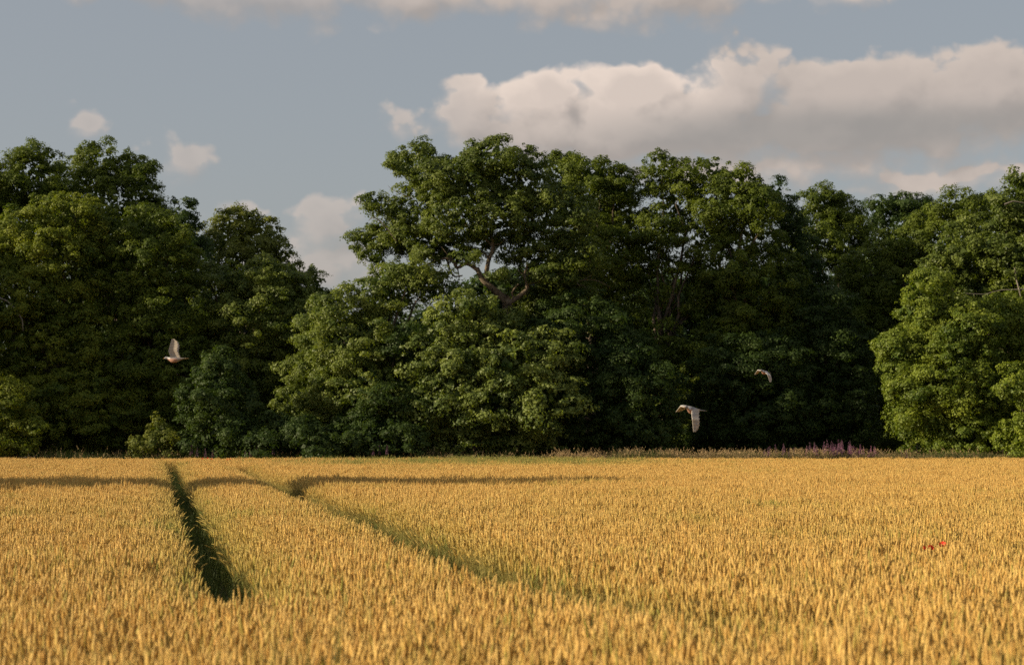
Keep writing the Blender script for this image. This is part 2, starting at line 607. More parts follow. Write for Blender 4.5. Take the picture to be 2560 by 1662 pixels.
tree("ash_tree", "olive green drooping tree standing behind the sunlit dome", "tree", 120,
     [(548, 518, 56, 38), (595, 540, 52, 44), (515, 552, 52, 44), (628, 582, 42, 36), (560, 600, 90, 55), (662, 620, 30, 36), (600, 650, 90, 55)],
     "olive", group=G_TREES, leaf=0.13, droop=0.6, gap=0.15)
tree("chestnut_tree", "dome shaped tree with bright green top left of the sky gap", "tree", 109,
     [(612, 642, 66, 42), (556, 662, 66, 46), (672, 664, 56, 40), (480, 645, 42, 32), (720, 668, 36, 42), (745, 684, 24, 22), (600, 740, 140, 90), (690, 760, 80, 80), (560, 850, 110, 90), (660, 880, 90, 100), (600, 970, 120, 90), (500, 760, 80, 90)],
     "maple", group=G_TREES)
tree("willow_bush", "dull bluish green narrow bush behind the flying left bird", "bush", 100,
     [(510, 868, 52, 52), (488, 935, 68, 60), (545, 950, 55, 65), (510, 1020, 92, 48)], "teal", leaf=0.105, clump=0.44, trunk_r=0.12)
tree("elder_bush", "small bush with a pale pointed tip at the left field edge", "bush", 98.8,
     [(372, 985, 18, 24), (368, 1015, 42, 36), (338, 1040, 34, 28), (402, 1036, 34, 30)], "olive", leaf=0.105, clump=0.4, trunk_r=0.06)
tree("elder_bush", "wide low green bush at the foot of the sky gap", "bush", 98.8,
     [(636, 1008, 56, 42), (690, 1002, 46, 40), (606, 1040, 40, 28), (730, 1036, 50, 32)], "teal", leaf=0.105, clump=0.5, trunk_r=0.08)
tree("bramble_bush", "low dull bush between the wide bush and the great tree", "bush", 99.5,
     [(800, 1025, 60, 38), (868, 1022, 56, 42), (930, 1030, 56, 40)], "teal", leaf=0.105, clump=0.45, trunk_r=0.05)
tree("hazel_bush", "yellow leaved shrub at the lower left picture corner of the wood", "bush", 99,
     [(30, 940, 40, 50), (10, 1000, 50, 50), (60, 1010, 40, 40), (-40, 980, 50, 60)], "yellow", leaf=0.108, clump=0.5, trunk_r=0.06)
tree("sycamore_tree", "bright green spreading tree left below the great oak", "tree", 103,
     [(868, 690, 80, 46), (780, 726, 62, 44), (945, 668, 70, 40), (1000, 660, 56, 36), (905, 640, 56, 30), (960, 630, 50, 26), (742, 790, 56, 64), (705, 862, 46, 46), (682, 930, 38, 34), (820, 800, 100, 80), (760, 905, 86, 70), (850, 900, 110, 90), (780, 985, 100, 55)],
     "maple", group=G_TREES, leaf=0.108)

OAK = [(972, 370, 66, 40), (928, 386, 28, 26), (1160, 364, 84, 44), (1098, 400, 66, 50), (1036, 416, 74, 46), (1215, 420, 84, 64), (985, 452, 58, 32, .5),
       (862, 470, 30, 20), (905, 484, 40, 22), (950, 506, 48, 30), (858, 562, 36, 38), (905, 548, 46, 34), (975, 555, 70, 44), (1065, 500, 88, 62, -1.2), (1160, 500, 88, 66, -1.2),
       (1050, 585, 46, 26, 1.2), (1240, 580, 76, 50, -.4), (1300, 500, 80, 66), (1320, 600, 82, 56), (1250, 680, 70, 40, 1.5), (1120, 560, 50, 26, 1.5), (1090, 450, 70, 50, -1), (1300, 690, 90, 50, 1.5), (868, 596, 24, 16), (1088, 594, 30, 14, -2.2), (1280, 642, 50, 22, -1.8), (1000, 592, 40, 14, -1.2), (1168, 630, 18, 12, -2.2)]
oak = tree("oak_tree", "great oak in the middle with a broad crown and bare twisting limbs", "tree", 105, OAK, "oak",
           group=G_TREES, trunk_r=0, leaf=0.108, clump=0.42, gap=0.02, base=P(1185, 1000, 105).x)


def oak_tube(T, pts, r0, r1, d=103.6, seg=8):
    o = oak.location
    n = len(pts)
    q = []
    for i, p in enumerate(pts):
        dd = d + (p[2] if len(p) > 2 else 0)
        q.append(P(p[0], p[1], dd) - o)
    # smooth a bit
    qq, rr = [], []
    for i in range(n - 1):
        for k in range(3):
            t = k / 3
            a = q[max(i - 1, 0)]
            b, c = q[i], q[i + 1]
            e = q[min(i + 2, n - 1)]
            qq.append(0.5 * ((2 * b) + (c - a) * t + (2 * a - 5 * b + 4 * c - e) * t * t + (3 * b - a - 3 * c + e) * t ** 3))
            rr.append(r0 + (r1 - r0) * (i + t) / (n - 1))
    qq.append(q[-1])
    rr.append(r1)
    T.tube(qq, [v * 0.62 for v in rr], seg, 0.2)


T = Tubes()
oak_tube(T, [(1190, 1095, 1.2), (1192, 950, 1.2), (1188, 800, .8), (1180, 712, .2), (1172, 690)], 0.62, 0.36)
link("trunk", T.mesh("trunk", M_bark_oak), oak)
for pts, r0, r1 in [
    ([(1182, 705), (1150, 675), (1122, 650), (1108, 622)], 0.34, 0.20),
    ([(1128, 656), (1134, 610), (1146, 572), (1140, 530), (1150, 480)], 0.22, 0.08),
    ([(1112, 630), (1085, 612), (1062, 622), (1048, 600), (1010, 606), (975, 622), (920, 620)], 0.19, 0.05),
    ([(1062, 616), (1040, 602), (1052, 640), (1075, 640)], 0.13, 0.05),
    ([(975, 620), (945, 632), (920, 645), (940, 655)], 0.07, 0.03),
    ([(1180, 705), (1205, 690), (1226, 668), (1220, 640), (1228, 610)], 0.24, 0.09),
    ([(1196, 695), (1190, 680), (1205, 660)], 0.12, 0.06),
    ([(1226, 660), (1290, 648), (1340, 655), (1375, 640)], 0.06, 0.03),
    ([(1330, 655), (1380, 650), (1420, 668)], 0.05, 0.02),
    ([(920, 560), (890, 520), (868, 505), (855, 512)], 0.04, 0.02),
    ([(1146, 572), (1110, 540), (1080, 520), (1070, 470)], 0.10, 0.04),
    ([(960, 460), (920, 445), (900, 430)], 0.03, 0.01),
]:
    T = Tubes()
    oak_tube(T, pts, r0, r1, seg=7)
    link("limb", T.mesh("limb", M_bark_oak), oak)

T = Tubes()
for (X, Y, dx, dy) in [(1142, 560, 22, -30), (1136, 600, -26, -24), (1108, 622, -14, -34), (1048, 600, -20, -28), (1010, 606, -8, -30), (975, 622, -24, 14), (1224, 640, 26, -30), (1220, 650, -20, -28),
                       (1146, 572, 30, -18), (1150, 675, -24, -14), (1062, 622, 6, 28), (930, 620, -26, -14), (1200, 690, 30, -12), (1290, 648, 22, -22), (1340, 655, 24, 16)]:
    oak_p = [P(X + dx * t + random.uniform(-3, 3), Y + dy * t + random.uniform(-3, 3), 103.6 + random.uniform(-.2, .2)) - oak.location for t in (0, .35, .7, 1)]
    T.tube(oak_p, [0.05, 0.035, 0.022, 0.008], 5)
tw = link("twig", T.mesh("twig", M_bark_oak), oak)
tw["kind"] = "stuff"

tree("sycamore_tree", "pale tree in front of the oak trunk, sunlit on its left", "tree", 101.5,
     [(1085, 722, 62, 42), (1140, 765, 84, 54), (1036, 770, 58, 46), (988, 832, 56, 46), (1080, 842, 86, 56, -1), (1180, 840, 90, 76), (1056, 900, 60, 44, -1.5), (1120, 935, 96, 56, -1), (1260, 840, 90, 80), (1240, 935, 110, 76), (968, 960, 50, 56), (1010, 1015, 86, 46), (1100, 1015, 110, 50), (1220, 1020, 120, 52)],
     "pale", group=G_TREES, leaf=0.14)
tree("sycamore_tree", "small tree wedged between the bright spreading tree and the pale one", "tree", 102,
     [(880, 808, 56, 34), (935, 796, 46, 32), (850, 862, 66, 56), (885, 945, 80, 66), (840, 1000, 70, 46)], "dark", group=G_TREES, leaf=0.105)
tree("beech_tree", "dark shaded tree on the right side of the pale tree", "tree", 103,
     [(1340, 770, 110, 86), (1410, 850, 105, 95), (1350, 960, 130, 86), (1475, 905, 80, 100), (1470, 1000, 100, 60), (1535, 950, 50, 86), (1290, 1010, 110, 56)],
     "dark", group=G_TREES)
tree("lime_tree", "dark tree rising close behind the right shoulder of the oak", "tree", 111,
     [(1310, 396, 54, 34), (1380, 402, 62, 38), (1435, 425, 44, 44), (1360, 470, 100, 66), (1440, 510, 66, 90), (1400, 600, 100, 90), (1420, 700, 100, 90), (1322, 358, 12, 24), (1300, 372, 20, 16), (1350, 376, 22, 16)],
     "lime", group=G_TREES)
tree("lime_tree", "tall loose tree with sky showing through beside a dark bare trunk", "tree", 109,
     [(1540, 402, 50, 44), (1604, 404, 36, 40), (1560, 470, 68, 56), (1630, 480, 44, 60), (1545, 545, 54, 42), (1632, 555, 44, 44), (1530, 655, 40, 50), (1612, 685, 46, 44), (1590, 622, 40, 26), (1650, 640, 40, 40), (1510, 560, 40, 60), (1560, 800, 60, 60), (1580, 900, 70, 80), (1590, 1000, 80, 60)],
     "lime", group=G_TREES, gap=0.18, dens=1.0, trunk_r=0.28, base=P(1545, 1000, 109).x)
tree("lime_tree", "tall tree with a wavy rounded top right of the loose tree", "tree", 108,
     [(1662, 404, 46, 36), (1720, 428, 56, 44), (1765, 480, 46, 56), (1680, 480, 66, 60), (1740, 545, 76, 76), (1690, 620, 70, 60), (1700, 720, 90, 80), (1790, 660, 80, 90), (1800, 780, 90, 90), (1690, 830, 90, 80)],
     "lime", group=G_TREES, gap=0.12)
tree("lime_tree", "slender pointed treetop left of the round tree in the dip", "tree", 112,
     [(1808, 450, 22, 36), (1826, 505, 38, 56), (1850, 590, 56, 76), (1860, 700, 66, 90)], "dark", group=G_TREES)
tree("beech_tree", "dark low tree behind the right pair of birds", "tree", 106,
     [(1700, 860, 86, 76), (1800, 850, 86, 76), (1660, 960, 80, 76), (1760, 960, 100, 80), (1850, 930, 90, 90), (1720, 1010, 110, 50), (1840, 1010, 100, 52)],
     "dark", group=G_TREES)
tree("beech_tree", "dark leafy tree between the birds and the bright round tree", "tree", 107,
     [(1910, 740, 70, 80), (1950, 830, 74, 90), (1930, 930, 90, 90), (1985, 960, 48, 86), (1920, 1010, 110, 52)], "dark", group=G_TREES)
tree("lime_tree", "round treetop standing back in the dip of the skyline", "tree", 124,
     [(1905, 476, 52, 42), (1955, 492, 46, 36), (1900, 550, 66, 66), (1960, 570, 66, 66), (1990, 520, 30, 30)], "lime", group=G_TREES)
tree("lime_tree", "farthest small flat treetop in the dip of the skyline", "tree", 130,
     [(2048, 482, 40, 32), (2118, 476, 46, 26), (2085, 530, 80, 50), (2150, 500, 30, 30)], "dark", group=G_TREES)
tree("beech_tree", "yellow green tree whose crown slopes down towards the dip", "tree", 113,
     [(2230, 486, 62, 40), (2165, 520, 56, 40), (2290, 490, 60, 40), (2100, 570, 66, 46), (2200, 570, 90, 60), (2020, 620, 64, 46), (1980, 680, 50, 60), (2080, 680, 80, 76), (2010, 780, 80, 90), (2060, 900, 70, 86), (2060, 1000, 80, 66), (2180, 700, 90, 90)],
     "lime", group=G_TREES)
roak = tree("oak_tree", "oak with pale dead limbs at the right picture edge", "tree", 106,
     [(2376, 432, 40, 36), (2345, 480, 56, 36), (2296, 545, 84, 46), (2372, 545, 70, 56), (2240, 600, 76, 46), (2335, 615, 80, 40, 1), (2440, 480, 80, 80), (2460, 620, 90, 90), (2180, 630, 50, 36), (2376, 660, 60, 40, -1.2), (2310, 672, 60, 34, -1.0), (2290, 590, 60, 40, -1.5), (2360, 600, 60, 44, -1.8)],
     "oak", group=G_TREES, leaf=0.14)
for pts, r0, r1 in [([(2378, 700), (2366, 650), (2362, 622)], 0.045, 0.03), ([(2385, 672), (2330, 674), (2290, 684), (2246, 682)], 0.028, 0.014), ([(2340, 474), (2360, 466), (2385, 470)], 0.05, 0.02)]:
    T = Tubes()
    q = [P(a, b, 103.2) - roak.location for a, b in pts]
    T.tube(q, [r0 + (r1 - r0) * i / (len(q) - 1) for i in range(len(q))], 6, 0.15)
    link("dead_limb", T.mesh("dead_limb", M_bark_dead), roak)
tree("sycamore_tree", "bright sunlit tree bulging out over the field edge at the right", "tree", 101.5,
     [(2152, 668, 48, 38), (2124, 722, 32, 46), (2185, 740, 66, 56), (2088, 806, 42, 34), (2150, 822, 74, 54), (2082, 850, 32, 50), (2262, 762, 78, 56), (2330, 732, 66, 44), (2230, 850, 78, 66), (2116, 920, 50, 66), (2196, 940, 66, 66), (2124, 1006, 40, 42), (2190, 1020, 60, 36), (2320, 820, 80, 76, 1.5), (2290, 960, 90, 86, 1.5), (2400, 780, 60, 80, 1.5), (2260, 1005, 80, 50), (2320, 1025, 70, 36), (2180, 880, 70, 60, -1.2), (2250, 930, 70, 60, -0.8), (2210, 800, 60, 50, -.8)],
     "ivy", group=G_TREES, leaf=0.105, clump=0.44, gap=-0.25, trunk_r=0.22)
tree("sycamore_tree", "sunlit bushy young tree in the right bottom corner of the wood", "tree", 99.5,
     [(2362, 888, 38, 42), (2352, 960, 36, 44), (2372, 1016, 60, 36), (2430, 950, 60, 80)], "ivy", leaf=0.105, clump=0.5, group=G_TREES, trunk_r=0.15)

# dead branch hanging out of the yellowish tree
T = Tubes()
T.tube([P(-10, 690, 103.4), P(15, 700, 103.3), P(38, 722, 103.2), P(50, 745, 103.2), P(52, 770, 103.3)], [0.05, 0.05, 0.045, 0.035, 0.015], 6)
br = link("bare_branch", T.mesh("bare_branch", M_bark_dead))
tag(br, "bare pale branch sticking out at the left picture edge", "branch")


# the wood goes on to both sides and behind; the left arm of it steps out towards the field and shades it
def plain_tree(label, x, d, h, w, mat, clump=1.0, leaf=0.3, dens=0.6, name="lime_tree", group="trees of the wood beyond the picture edges", low=0.1):
    L = []
    n = 9
    for i in range(n):
        t = i / (n - 1)
        z = h * (low + 0.14 + (0.86 - low - 0.1) * t)
        rr = w * (0.55 + 0.45 * math.sin(math.pi * min(1, t * 0.9 + 0.2))) * 0.55
        a = i * 2.4
        L.append((Vector((math.cos(a) * rr * 0.5, math.sin(a) * rr * 0.5, z)), (rr, rr, h * 0.15)))
    L.append((Vector((0, 0, h * 0.86)), (w * 0.3, w * 0.3, h * 0.13)))
    root = empty(name, (x, d, 0))
    tag(root, label, "tree", group)
    v, t = crown_leaves(L, dens, leaf, clump)
    LEAVES[0] += len(v) // 3
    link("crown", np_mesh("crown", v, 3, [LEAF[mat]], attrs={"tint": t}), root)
    T = Tubes()
    T.tube([(0, 0, -0.1), (0.1, 0, h * 0.3), (0, 0.1, h * 0.7)], [0.45, 0.32, 0.12], 8, 0.1)
    link("trunk", T.mesh("trunk", M_bark), root)
    return root


for i, (x, d, h, w) in enumerate([(-36, 103, 13.5, 9), (-46, 100, 15, 9), (-35, 113, 13.0, 8), (-45, 112, 14.0, 9), (-58, 101, 18, 9)]):
    plain_tree("tree of the wood standing just outside the left picture edge", x, d, h, w, "dark")
for x, d, h, w in [(36.5, 104, 18, 9), (44, 108, 19, 9)]:
    plain_tree("tree of the wood standing just outside the right picture edge", x, d, h, w, "lime")
plain_tree("lone field tree beyond the left picture edge, its shadow lies across the wheat", -44, 43.5, 16.1, 9, "dark", name="field_tree", group=None)
bk = [(-26, 128), (-17, 126), (-8, 129), (1, 127), (9, 126), (17, 131), (25, 128), (33, 130)]
INNER = ["behind the yellowish tree at the left edge", "behind the drooping olive tree", "behind the sky gap", "behind the great oak", "behind the loose tree", "behind the tall wavy topped tree", "behind the dip in the skyline", "behind the bright bulging tree"]
for i, (x, d) in enumerate(bk):
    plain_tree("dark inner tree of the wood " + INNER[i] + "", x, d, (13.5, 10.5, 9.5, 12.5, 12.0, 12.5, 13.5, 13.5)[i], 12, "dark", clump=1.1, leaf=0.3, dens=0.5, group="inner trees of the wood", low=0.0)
print("LEAVES", LEAVES[0])

# ------------------------------------------------------------------ crop field
protos = {}


def ear_parts(base, bend, az, scale=1.0, ear_len=0.085, seg=5, rings=9, stalk_seg=3, blades=1, h=0.76, fat=1.12):
    """one wheat plant as arrays: verts, quads, material index, low-attribute"""
    V, Fc, Mi, Lo = [], [], [], []

    def add_tube(pts, rads, sg, mi, lows):
        b = len(V)
        for p, r, lw in zip(pts, rads, lows):
            for k in range(sg):
                t = 2 * math.pi * k / sg
                V.append((p[0] + math.cos(t) * r, p[1] + math.sin(t) * r, p[2]))
                Lo.append(lw)
        for i in range(len(pts) - 1):
            for k in range(sg):
                k2 = (k + 1) % sg
                Fc.append((b + i * sg + k, b + i * sg + k2, b + (i + 1) * sg + k2, b + (i + 1) * sg + k))
                Mi.append(mi)

    ca, sa = math.cos(az), math.sin(az)
    # stalk path: arc getting more bent towards the top
    def pos(s):  # s in 0..1 along the stalk
        b = bend * s ** 3
        return (base[0] + ca * b * h * 0.35 * s, base[1] + sa * b * h * 0.35 * s, h * s * (1 - 0.10 * b * s))
    sp = [pos(i / stalk_seg) for i in range(stalk_seg + 1)]
    add_tube(sp, [0.0022] * (stalk_seg + 1), 3, 1, [1.0, 0.9, 0.45, 0.05][:stalk_seg + 1] if stalk_seg == 3 else [1.0] * stalk_seg + [0.0])
    tilt = bend * 1.15
    p = Vector(sp[-1])
    pts, rads = [], []
    wig = random.uniform(0.0062, 0.0086) * fat
    for i in range(rings):
        t = i / (rings - 1)
        a = tilt * (1 + 0.5 * t)
        pts.append(tuple(p))
        env = math.sin(math.pi * min(1, 0.12 + t * 0.95)) ** 0.5
        rads.append(wig * env * (1.18 if i % 2 else 0.78) if i < rings - 1 else 0.0008)
        p = p + Vector((ca * math.sin(a), sa * math.sin(a), math.cos(a))) * (ear_len / (rings - 1))
    b = len(V)
    for i, (q, r) in enumerate(zip(pts, rads)):
        a = tilt * (1 + 0.5 * i / (rings - 1))
        # frame
        u = Vector((ca * math.cos(a), sa * math.cos(a), -math.sin(a)))
        w = Vector((-sa, ca, 0))
        for k in range(seg):
            tt = 2 * math.pi * (k + 0.5 * (i % 2)) / seg
            V.append(tuple(Vector(q) + u * math.cos(tt) * r + w * math.sin(tt) * r))
            Lo.append(0.0)
    for i in range(rings - 1):
        for k in range(seg):
            k2 = (k + 1) % seg
            Fc.append((b + i * seg + k, b + i * seg + k2, b + (i + 1) * seg + k2, b + (i + 1) * seg + k))
            Mi.append(0)
    for _ in range(blades):
        s0 = random.uniform(0.55, 0.9)
        q = Vector(pos(s0))
        ba = random.uniform(0, 6.28)
        L = random.uniform(0.10, 0.2)
        el0 = random.uniform(0.5, 1.2)
        prev = None
        for j in range(4):
            t = j / 3
            wv = 0.006 * (1 - t) + 0.0008
            sd_ = Vector((-math.sin(ba), math.cos(ba), 0.3)) * wv
            V.append(tuple(q + sd_))
            V.append(tuple(q - sd_))
            Lo += [0.25, 0.25]
            if prev is not None:
                Fc.append((prev, prev + 1, prev + 3, prev + 2))
                Mi.append(2)
            prev = len(V) - 2
            e = el0 - 1.9 * t
            q = q + Vector((math.cos(ba) * math.cos(e), math.sin(ba) * math.cos(e), math.sin(e))) * L / 3
    return np.array(V) * scale, Fc, Mi, Lo


def proto(cname, i, plants):
    V, Fc, Mi, Lo = [], [], [], []
    n = 0
    for pl in plants:
        v, f, m, l = ear_parts(**pl)
        V.append(v)
        Fc += [[a + n for a in q] for q in f]
        Mi += m
        Lo += l
        n += len(v)
    me = np_mesh("wheat_plant", np.concatenate(V), 4, [M_ear, M_straw, M_blade], mat_idx=np.array(Mi), attrs={"low": np.array(Lo)}, faces=np.array(Fc))
    o = bpy.data.objects.new("%s_%02d" % (cname, i), me)
    protos.setdefault(cname, bpy.data.collections.new(cname)).objects.link(o)


def rbend():
    return random.choice([0.03, 0.06, 0.08, 0.12, 0.16, 0.22, 0.35, 0.7]) * random.uniform(0.7, 1.3)


for i in range(14):
    proto("single_plant", i, [dict(base=(0, 0), bend=rbend(), az=random.uniform(0, 6.28), ear_len=random.uniform(0.095, 0.125), fat=1.18, rings=11, blades=1 if i % 2 else 2, h=random.uniform(0.66, 0.76))])
for i in range(12):
    cell = 0.16
    proto("plant_clump", i, [dict(base=(random.uniform(-cell / 2, cell / 2), random.uniform(-cell / 2, cell / 2)), bend=rbend(), az=random.uniform(0, 6.28),
                                  ear_len=random.uniform(0.08, 0.11), blades=1 if k % 2 else 0, h=random.uniform(0.68, 0.79), seg=4, rings=7) for k in range(9)])
for i in range(12):
    cell = 0.27
    proto("plant_patch", i, [dict(base=(random.uniform(-cell / 2, cell / 2), random.uniform(-cell / 2, cell / 2)), bend=rbend(), az=random.uniform(0, 6.28),
                                  ear_len=random.uniform(0.075, 0.105), blades=1 if k % 3 == 0 else 0, h=random.uniform(0.67, 0.79), seg=4, rings=5, stalk_seg=1) for k in range(18)])


def track_dist(x, y):
    """perpendicular distance to the two wheel tracks (signed), with their near ends"""
    s = 1 / math.sqrt(1 + 0.177 ** 2)
    a = (x - (0.53 - 0.177 * y + 0.12 * np.clip((30 - y) / 14, 0, 1))) * s
    b = (x - (3.18 - 0.178 * y + 0.013 * np.clip(22 - y, 0, 9) ** 2)) * s
    a = np.where(y < 15.6, 9.0, a)
    b = np.where(y < 13.2, 9.0, b)
    a = np.where(y > 90, 9.0, a)
    b = np.where(y > 78, 9.0, b)
    return a, b


def vnoise(x, y, f, seed=0.0):
    """smooth value noise, vectorised"""
    X, Y = x * f + seed * 17.3, y * f + seed * 5.1
    xi, yi = np.floor(X), np.floor(Y)
    fx, fy = X - xi, Y - yi
    fx, fy = fx * fx * (3 - 2 * fx), fy * fy * (3 - 2 * fy)

    def hsh(a, b):
        q = np.sin(a * 127.1 + b * 311.7 + seed) * 43758.5453
        return q - np.floor(q)
    return (hsh(xi, yi) * (1 - fx) + hsh(xi + 1, yi) * fx) * (1 - fy) + (hsh(xi, yi + 1) * (1 - fx) + hsh(xi + 1, yi + 1) * fx) * fy


FIELD_END = 97.5


def gen_points(y0, y1, cell):
    xs, ys = [], []
    y = y0
    while y < y1:
        half = 0.257 * y * 1.12 + 1.6
        n = int(2 * half / cell)
        xx = np.linspace(-half, half, n) + rng.uniform(-0.5, 0.5, n) * cell
        xs.append(xx)
        ys.append(np.full(n, y) + rng.uniform(-0.5, 0.5, n) * cell)
        y += cell
    return np.concatenate(xs), np.concatenate(ys)


def instancer(name, coll, x, y, rot, scl, green, z=None):
    me = bpy.data.meshes.new(name)
    n = len(x)
    me.vertices.add(n)
    co = np.stack([x, y, np.zeros(n) if z is None else z], 1).astype(np.float32)
    me.vertices.foreach_set("co", co.ravel())
    for an, av, ty in (("rot", rot, "FLOAT_VECTOR"), ("scl", scl, "FLOAT_VECTOR"), ("green", green, "FLOAT")):
        a = me.attributes.new(an, ty, "POINT")
        a.data.foreach_set("vector" if ty == "FLOAT_VECTOR" else "value", np.ascontiguousarray(av, dtype=np.float32).ravel())
    a = me.attributes.new("pick", "INT", "POINT")
    a.data.foreach_set("value", rng.integers(0, len(coll.objects), n).astype(np.int32))
    o = link(name, me)
    ng = bpy.data.node_groups.new(name + "_nodes", "GeometryNodeTree")
    ng.interface.new_socket("Geometry", in_out="INPUT", socket_type="NodeSocketGeometry")
    ng.interface.new_socket("Geometry", in_out="OUTPUT", socket_type="NodeSocketGeometry")
    gi = ng.nodes.new("NodeGroupInput")
    go = ng.nodes.new("NodeGroupOutput")
    ip = ng.nodes.new("GeometryNodeInstanceOnPoints")
    ci = ng.nodes.new("GeometryNodeCollectionInfo")
    ci.inputs["Collection"].default_value = coll
    ci.inputs["Separate Children"].default_value = True
    ci.inputs["Reset Children"].default_value = True
    ng.links.new(gi.outputs[0], ip.inputs["Points"])
    ng.links.new(ci.outputs[0], ip.inputs["Instance"])
    ip.inputs["Pick Instance"].default_value = True

    def attr(nm, ty):
        nd = ng.nodes.new("GeometryNodeInputNamedAttribute")
        nd.data_type = ty
        nd.inputs[0].default_value = nm
        return nd.outputs[0]
    ng.links.new(attr("pick", "INT"), ip.inputs["Instance Index"])
    er = ng.nodes.new("FunctionNodeEulerToRotation")
    ng.links.new(attr("rot", "FLOAT_VECTOR"), er.inputs[0])
    ng.links.new(er.outputs[0], ip.inputs["Rotation"])
    ng.links.new(attr("scl", "FLOAT_VECTOR"), ip.inputs["Scale"])
    ng.links.new(ip.outputs[0], go.inputs[0])
    md = o.modifiers.new("instances", "NODES")
    md.node_group = ng
    return o


def crop_layer(y0, y1, cell, coll, name):
    x, y = gen_points(y0, y1, cell)
    a, b = track_dist(x, y)
    td = np.minimum(np.abs(a), np.abs(b))
    edge = FIELD_END + 1.6 * (vnoise(x, y, 0.8, 3) - 0.5)
    wd = np.where(np.abs(a) < np.abs(b), 0.25 + 0.08 * np.clip((y - 25) / 30, 0, 1), 0.31 + 0.06 * np.clip((y - 18) / 20, 0, 1))
    keep = (td > wd + 0.07 * vnoise(x, y, 2.0, 9)) & (y < edge)
    x, y, a, b, td = x[keep], y[keep], a[keep], b[keep], td[keep]
    n = len(x)
    lower = np.clip(1 - (td - 0.2) / 0.6, 0, 1) ** 1.3
    hgt = 1.0 + 0.10 * (vnoise(x, y, 0.35, 1) - 0.5) + 0.13 * (vnoise(x, y, 1.7, 2) - 0.5) + rng.normal(0, 0.035, n) - np.where(np.abs(a) < np.abs(b), 0.14, 0.26) * lower
    stray = rng.random(n) < 0.004
    hgt = hgt + stray * rng.uniform(0.05, 0.16, n)
    # stalks beside a track lean into it
    near = np.where(np.abs(a) < np.abs(b), a, b)
    lean = 0.28 * np.exp(-(td / 0.35) ** 2) * -np.sign(near) * rng.uniform(0.2, 1.3, n)
    rx = rng.normal(0, 0.05, n)
    ry = rng.normal(0.02, 0.05, n) + lean
    rz = rng.uniform(0, 6.283, n) if cell < 0.1 else rng.integers(0, 4, n) * math.pi / 2
    ry = ry + 0.22 * (vnoise(x, y, 0.6, 21) - 0.5)
    rx = rx + 0.18 * (vnoise(x, y, 0.6, 22) - 0.5)
    rot = np.stack([rx, ry, rz], 1)
    scl = np.stack([np.ones(n), np.ones(n), hgt], 1)
    g = 0.55 * np.exp(-(td / 0.55) ** 2)
    g = g + np.clip(vnoise(x, y, 0.55, 5) * vnoise(x, y, 1.9, 6) - 0.42, 0, 1) * 1.2
    g = g + 0.16 * np.clip((15 - np.abs(y - 30)) / 15, 0, 1)
    # weedy green streak in the far middle of the field
    far = np.clip(1 - np.abs(y - 86) / 14, 0, 1) * np.clip(1 - ((x + 1.0) / 9) ** 2, 0, 1)
    g = g + far * np.clip(vnoise(x, y, 0.5, 8) * 1.6 - 0.35, 0, 1)
    g = np.clip(g + rng.normal(0, 0.08, n), 0, 1)
    if cell < 0.1:
        g = np.clip(g + (rng.random(n) < 0.12) * rng.uniform(0.2, 0.7, n), 0, 1)
    o = instancer(name, coll, x, y, rot, scl, g)
    tag(o, kind="stuff")
    print(name, n)
    return o


near = crop_layer(6.5, 21.0, 0.064, protos["single_plant"], "wheat_near")
tag(near, "golden wheat in the front of the field, ears upright and blurred")
mid = crop_layer(21.0, 58.0, 0.15, protos["plant_clump"], "wheat")
tag(mid, "golden ripe wheat covering the middle of the field")
farw = crop_layer(58.0, FIELD_END + 0.4, 0.25, protos["plant_patch"], "wheat_far")
tag(farw, "golden wheat along the far end of the field before the trees")

# ------------------------------------------------------------------ short green growth in the wheel tracks
M_green = simple_mat("grass_green", (0.045, 0.075, 0.018), (0.10, 0.13, 0.03), 2.0, 0.6, 0.2, trans=0.3)
M_pale = simple_mat("pale_grass", (0.22, 0.24, 0.06), (0.34, 0.31, 0.09), 2.0, 0.6, 0.2, trans=0.3)
M_mixed = simple_mat("olive_grass", (0.10, 0.10, 0.035), (0.17, 0.145, 0.06), 2.0, 0.7, 0.2, trans=0.25)
M_drygrass = simple_mat("dry_grass", (0.26, 0.19, 0.09), (0.40, 0.30, 0.15), 3.0, 0.7, 0.2, trans=0.25)
M_seed = simple_mat("grass_seed", (0.34, 0.24, 0.13), (0.50, 0.37, 0.20), 3.0, 0.8, 0.1, trans=0.25)
M_brown = simple_mat("dock_brown", (0.16, 0.075, 0.035), (0.24, 0.12, 0.06), 3.0, 0.8, 0.1)


